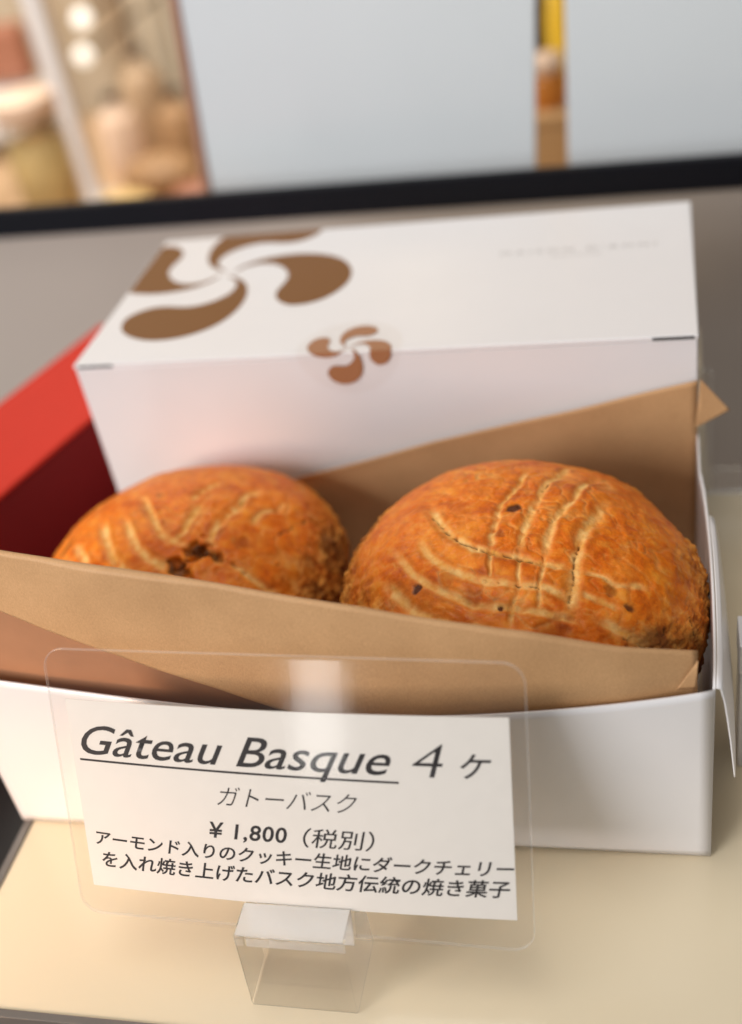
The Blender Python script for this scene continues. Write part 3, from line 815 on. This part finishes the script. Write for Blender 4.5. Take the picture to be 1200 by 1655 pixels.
SL = [((12.0, -15.4), 2.2, 1.0, 'jam'), ((15.0, -16.9), 1.9, 1.0, 'jam'), ((18.4, -18.0), 1.3, 0.9, 'jam'), ((9.8, -23.6), 2.2, 1.0, 'jam'), ((12.0, -25.8), 2.0, 0.9, 'jam'), ((10.8, -18.0), 1.6, 0.8, 'jam'),
      ((12.3, -20.0), 1.5, 0.8, 'jam'), ((14.0, -18.6), 1.2, 0.6, 'jam'), ((-36.2, -6.3), 3.0, 0.75, 'burnt'), ((-7.2, 9.1), 1.3, 0.5, 'burnt'), ((25, -12), 2.2, 0.25, 'burnt')]
c = cake('basque_cake', (0.0451, 0.0648, 0.0377), (0.0006, -0.0193), 0.0275, 5.3, GL, CL, SL, [(0.1, 0.35, 0.6), (-2.9, 0.4, 0.5), (-0.5, 0.3, 0.5)], 0.99)
tag(c, 'golden cake with dark cherry filling bursting from its middle, left in the open box', 'cake', 'cakes in the open box')

# ------------------------------------------------------------------ price card in its clear sleeve
O = Vector((0.0461, -0.0379, 0.0244)); A = Vector((0.9999, -0.0104, -0.0109)).normalized(); B = Vector((0.0139, 0.3492, 0.9369)).normalized()
NRM = A.cross(B).normalized()                                   # faces the viewer's side
CW, CH = 108.71, 52.2
def cardpt(u, v, n=0.0):
    """millimetres on the card; the sheet bows very slightly"""
    bow = 0.0018 * max(0.0, 1 - (2 * u / CW - 1) ** 2)
    return O + A * (u * 0.001) + B * (v * 0.001) + NRM * (n * 0.001 + bow)
if NRM.y > 0: NRM = -NRM
pc = empty('price_card', cardpt(CW / 2, 0))
def slab(name, outline, n0, n1, mat, parent):
    bm = bmesh.new()
    f = [bm.verts.new((u, v, n1)) for u, v in outline]; b = [bm.verts.new((u, v, n0)) for u, v in outline]
    bm.faces.new(f); bm.faces.new(b[::-1]); k = len(f)
    for i in range(k): bm.faces.new((f[i], f[(i + 1) % k], b[(i + 1) % k], b[i]))
    bmesh.ops.recalc_face_normals(bm, faces=bm.faces)
    for uc in range(2, 110, 3): cut(bm, (uc, 0, 0), (1, 0, 0), clear=False)
    for v in bm.verts: v.co = cardpt(v.co.x, v.co.y, v.co.z)
    return bmobj(name, bm, mat, parent)
def round_rect(u0, v0, u1, v1, r, seg=10):
    out = []
    for cx, cy, a0 in ((u1 - r, v1 - r, 0), (u0 + r, v1 - r, 90), (u0 + r, v0 + r, 180), (u1 - r, v0 + r, 270)):
        for k in range(seg + 1):
            a = math.radians(a0 + 90 * k / seg); out.append((cx + r * math.cos(a), cy + r * math.sin(a)))
    return out
paper = slab('paper', [(0, 0), (CW, 0), (CW, CH), (0, CH)], -0.10, 0.0, M_PAPER, pc)
slab('sleeve', round_rect(-4.0, -8.0, 112.6, 65.4, 5.2), -0.40, 0.35, M_SLEEVE, pc)
# welded rim of the sleeve, a hair proud of its edge
ro = round_rect(-4.15, -8.15, 112.75, 65.55, 5.35); ri = round_rect(-3.95, -7.95, 112.55, 65.35, 5.15)
V, F = [], []
for k in range(len(ro)):
    for (u, v), n_ in ((ro[k], 0.40), (ro[k], -0.45), (ri[k], -0.45), (ri[k], 0.40)): V.append(cardpt(u, v, n_))
for k in range(len(ro)):
    k2 = (k + 1) % len(ro)
    for i in range(4): F.append((k * 4 + i, k2 * 4 + i, k2 * 4 + (i + 1) % 4, k * 4 + (i + 1) % 4))
meshobj('sleeve_rim', V, F, M_RIM, pc)
def line_text(body, u0, u1, v0, v1, shear=0.2, offset=0.0, slope=0.0, baseline=None, spacing=1.0, sag=0.0):
    """set a line of print so that its ink fills u0..u1 x v0..v1 (mm); with baseline=True v0..v1 is the height of a capital"""
    me = text_mesh(body, shear, offset, spacing)
    lo, hi = bbox(me)
    if baseline:
        m2 = text_mesh('B', 0, offset); l2, h2 = bbox(m2); bpy.data.meshes.remove(m2)
        ylo, yhi = l2[1], h2[1]
    else: ylo, yhi = lo[1], hi[1]
    for v in me.vertices:
        s = (v.co.x - lo[0]) / (hi[0] - lo[0]); t = (v.co.y - ylo) / (yhi - ylo)
        uu = u0 + (u1 - u0) * s
        v.co = cardpt(uu, v0 + (v1 - v0) * t + slope * (uu - u0) - sag * (1 - (2 * s - 1) ** 2), 0.05)
    me.update()
    o = link('lettering', me, M_INK, None)
    o.parent = paper
    return o
line_text('Gâteau Basque', 2.6, 81.3, 37.7, 45.6, 0.42, 0.004, -0.010, True)
o = slab('underline', [(1.7, 35.75), (82.8, 34.85), (82.8, 35.4), (1.7, 36.3)], 0.02, 0.05, M_INK, None)
o.parent = paper
line_text('4', 86.2, 93.5, 36.8, 45.2, 0.22, -0.012)
line_text('ケ', 97.2, 104.4, 36.7, 43.0, 0.3, 0.008)
line_text('ガトーバスク', 37.4, 72.6, 26.5, 31.7, 0.35, -0.006)
line_text('¥ 1,800', 34.4, 54.5, 17.4, 21.6, 0.2, 0.016, 0.0, True, 1.08)
line_text('（税別）', 58.4, 76.0, 16.6, 22.0, 0.2, 0.003)
line_text('アーモンド入りのクッキー生地にダークチェリー', 2.6, 108.5, 12.1, 16.5, 0.22, 0.015, -0.006, None, 1.0, 0.75)
line_text('を入れ焼き上げたバスク地方伝統の焼き菓子', 3.6, 107.4, 5.8, 10.6, 0.22, 0.015, 0.0, None, 1.0, 0.55)
tag(pc, 'white price card in a clear plastic sleeve, standing in front of the open box', 'price card')

# acrylic foot that grips the card
def prism_x(name, prof, x0, x1, mat, parent=None, bevel=0.0003):
    bm = bmesh.new()
    a = [bm.verts.new((x0, y, z)) for y, z in prof]; b = [bm.verts.new((x1, y, z)) for y, z in prof]; k = len(prof)
    bm.faces.new(a); bm.faces.new(b[::-1])
    for i in range(k): bm.faces.new((a[i], b[i], b[(i + 1) % k], a[(i + 1) % k]))
    if bevel: bmesh.ops.bevel(bm, geom=list(bm.edges), offset=bevel, segments=2, affect='EDGES')
    return bmobj(name, bm, mat, parent)
sl = 0.3727   # slot lean, dy per dz
def slot_y(z): return O.y + (z - O.z) * sl - 0.0020   # the card bows forward a little here
z1, zs = 0.0250, 0.0150
prof = [(-0.0528, 0.0001), (-0.0322, 0.0001), (-0.0322, z1), (slot_y(z1) + 0.0009, z1), (slot_y(zs) + 0.0009, zs), (slot_y(zs) - 0.0007, zs), (slot_y(z1) - 0.0007, z1), (-0.0500, z1)]
ab = empty('acrylic_block', (0.1014, -0.042, 0))
prism_x('body', prof, 0.0876, 0.1152, M_ACR, ab)
# pale sheets on top and slot wall, imitating the card's reflections
bmobj('veil_sheet', box_bm((0.0880, -0.0497, z1 + 0.00005), (0.1148, slot_y(z1) - 0.0010, z1 + 0.00015)), M_VEIL, ab)
sy = [(slot_y(z1 - 0.0004) - 0.00062, z1 - 0.0004), (slot_y(zs + 0.0003) - 0.00062, zs + 0.0003), (slot_y(zs + 0.0003) - 0.00054, zs + 0.0003), (slot_y(z1 - 0.0004) - 0.00054, z1 - 0.0004)]
prism_x('veil_sheet', sy, 0.0880, 0.1148, M_VEIL, ab, 0)
tag(ab, 'clear acrylic block gripping the foot of the price card', 'card holder')

# ------------------------------------------------------------------ things at the right edge
ar = empty('acrylic_stand', (0.24, 0.18, 0))
bmobj('base', box_bm((0.2062, 0.1592, 0.0002), (0.30, 0.1620, 0.0105), 0.0006), M_ACR2, ar)
bmobj('upright', box_bm((0.2010, 0.1592, 0.0002), (0.2060, 0.1620, 0.052), 0.0006), M_ACR2, ar)
tag(ar, 'clear acrylic stand on the shelf to the right of the closed white box', 'stand')
wb = empty('white_carton', (0.25, 0.06, 0))
bmobj('body', box_bm((0.2082, 0.0305, 0.0), (0.32, 0.0420, 0.036), 0.0004), M_CARD, wb)
bmobj('lid', box_bm((0.2079, 0.0302, 0.0362), (0.3203, 0.0423, 0.0462), 0.0004), M_CARD, wb)
tag(wb, 'plain white carton just showing at the right edge beside the open box', 'carton')
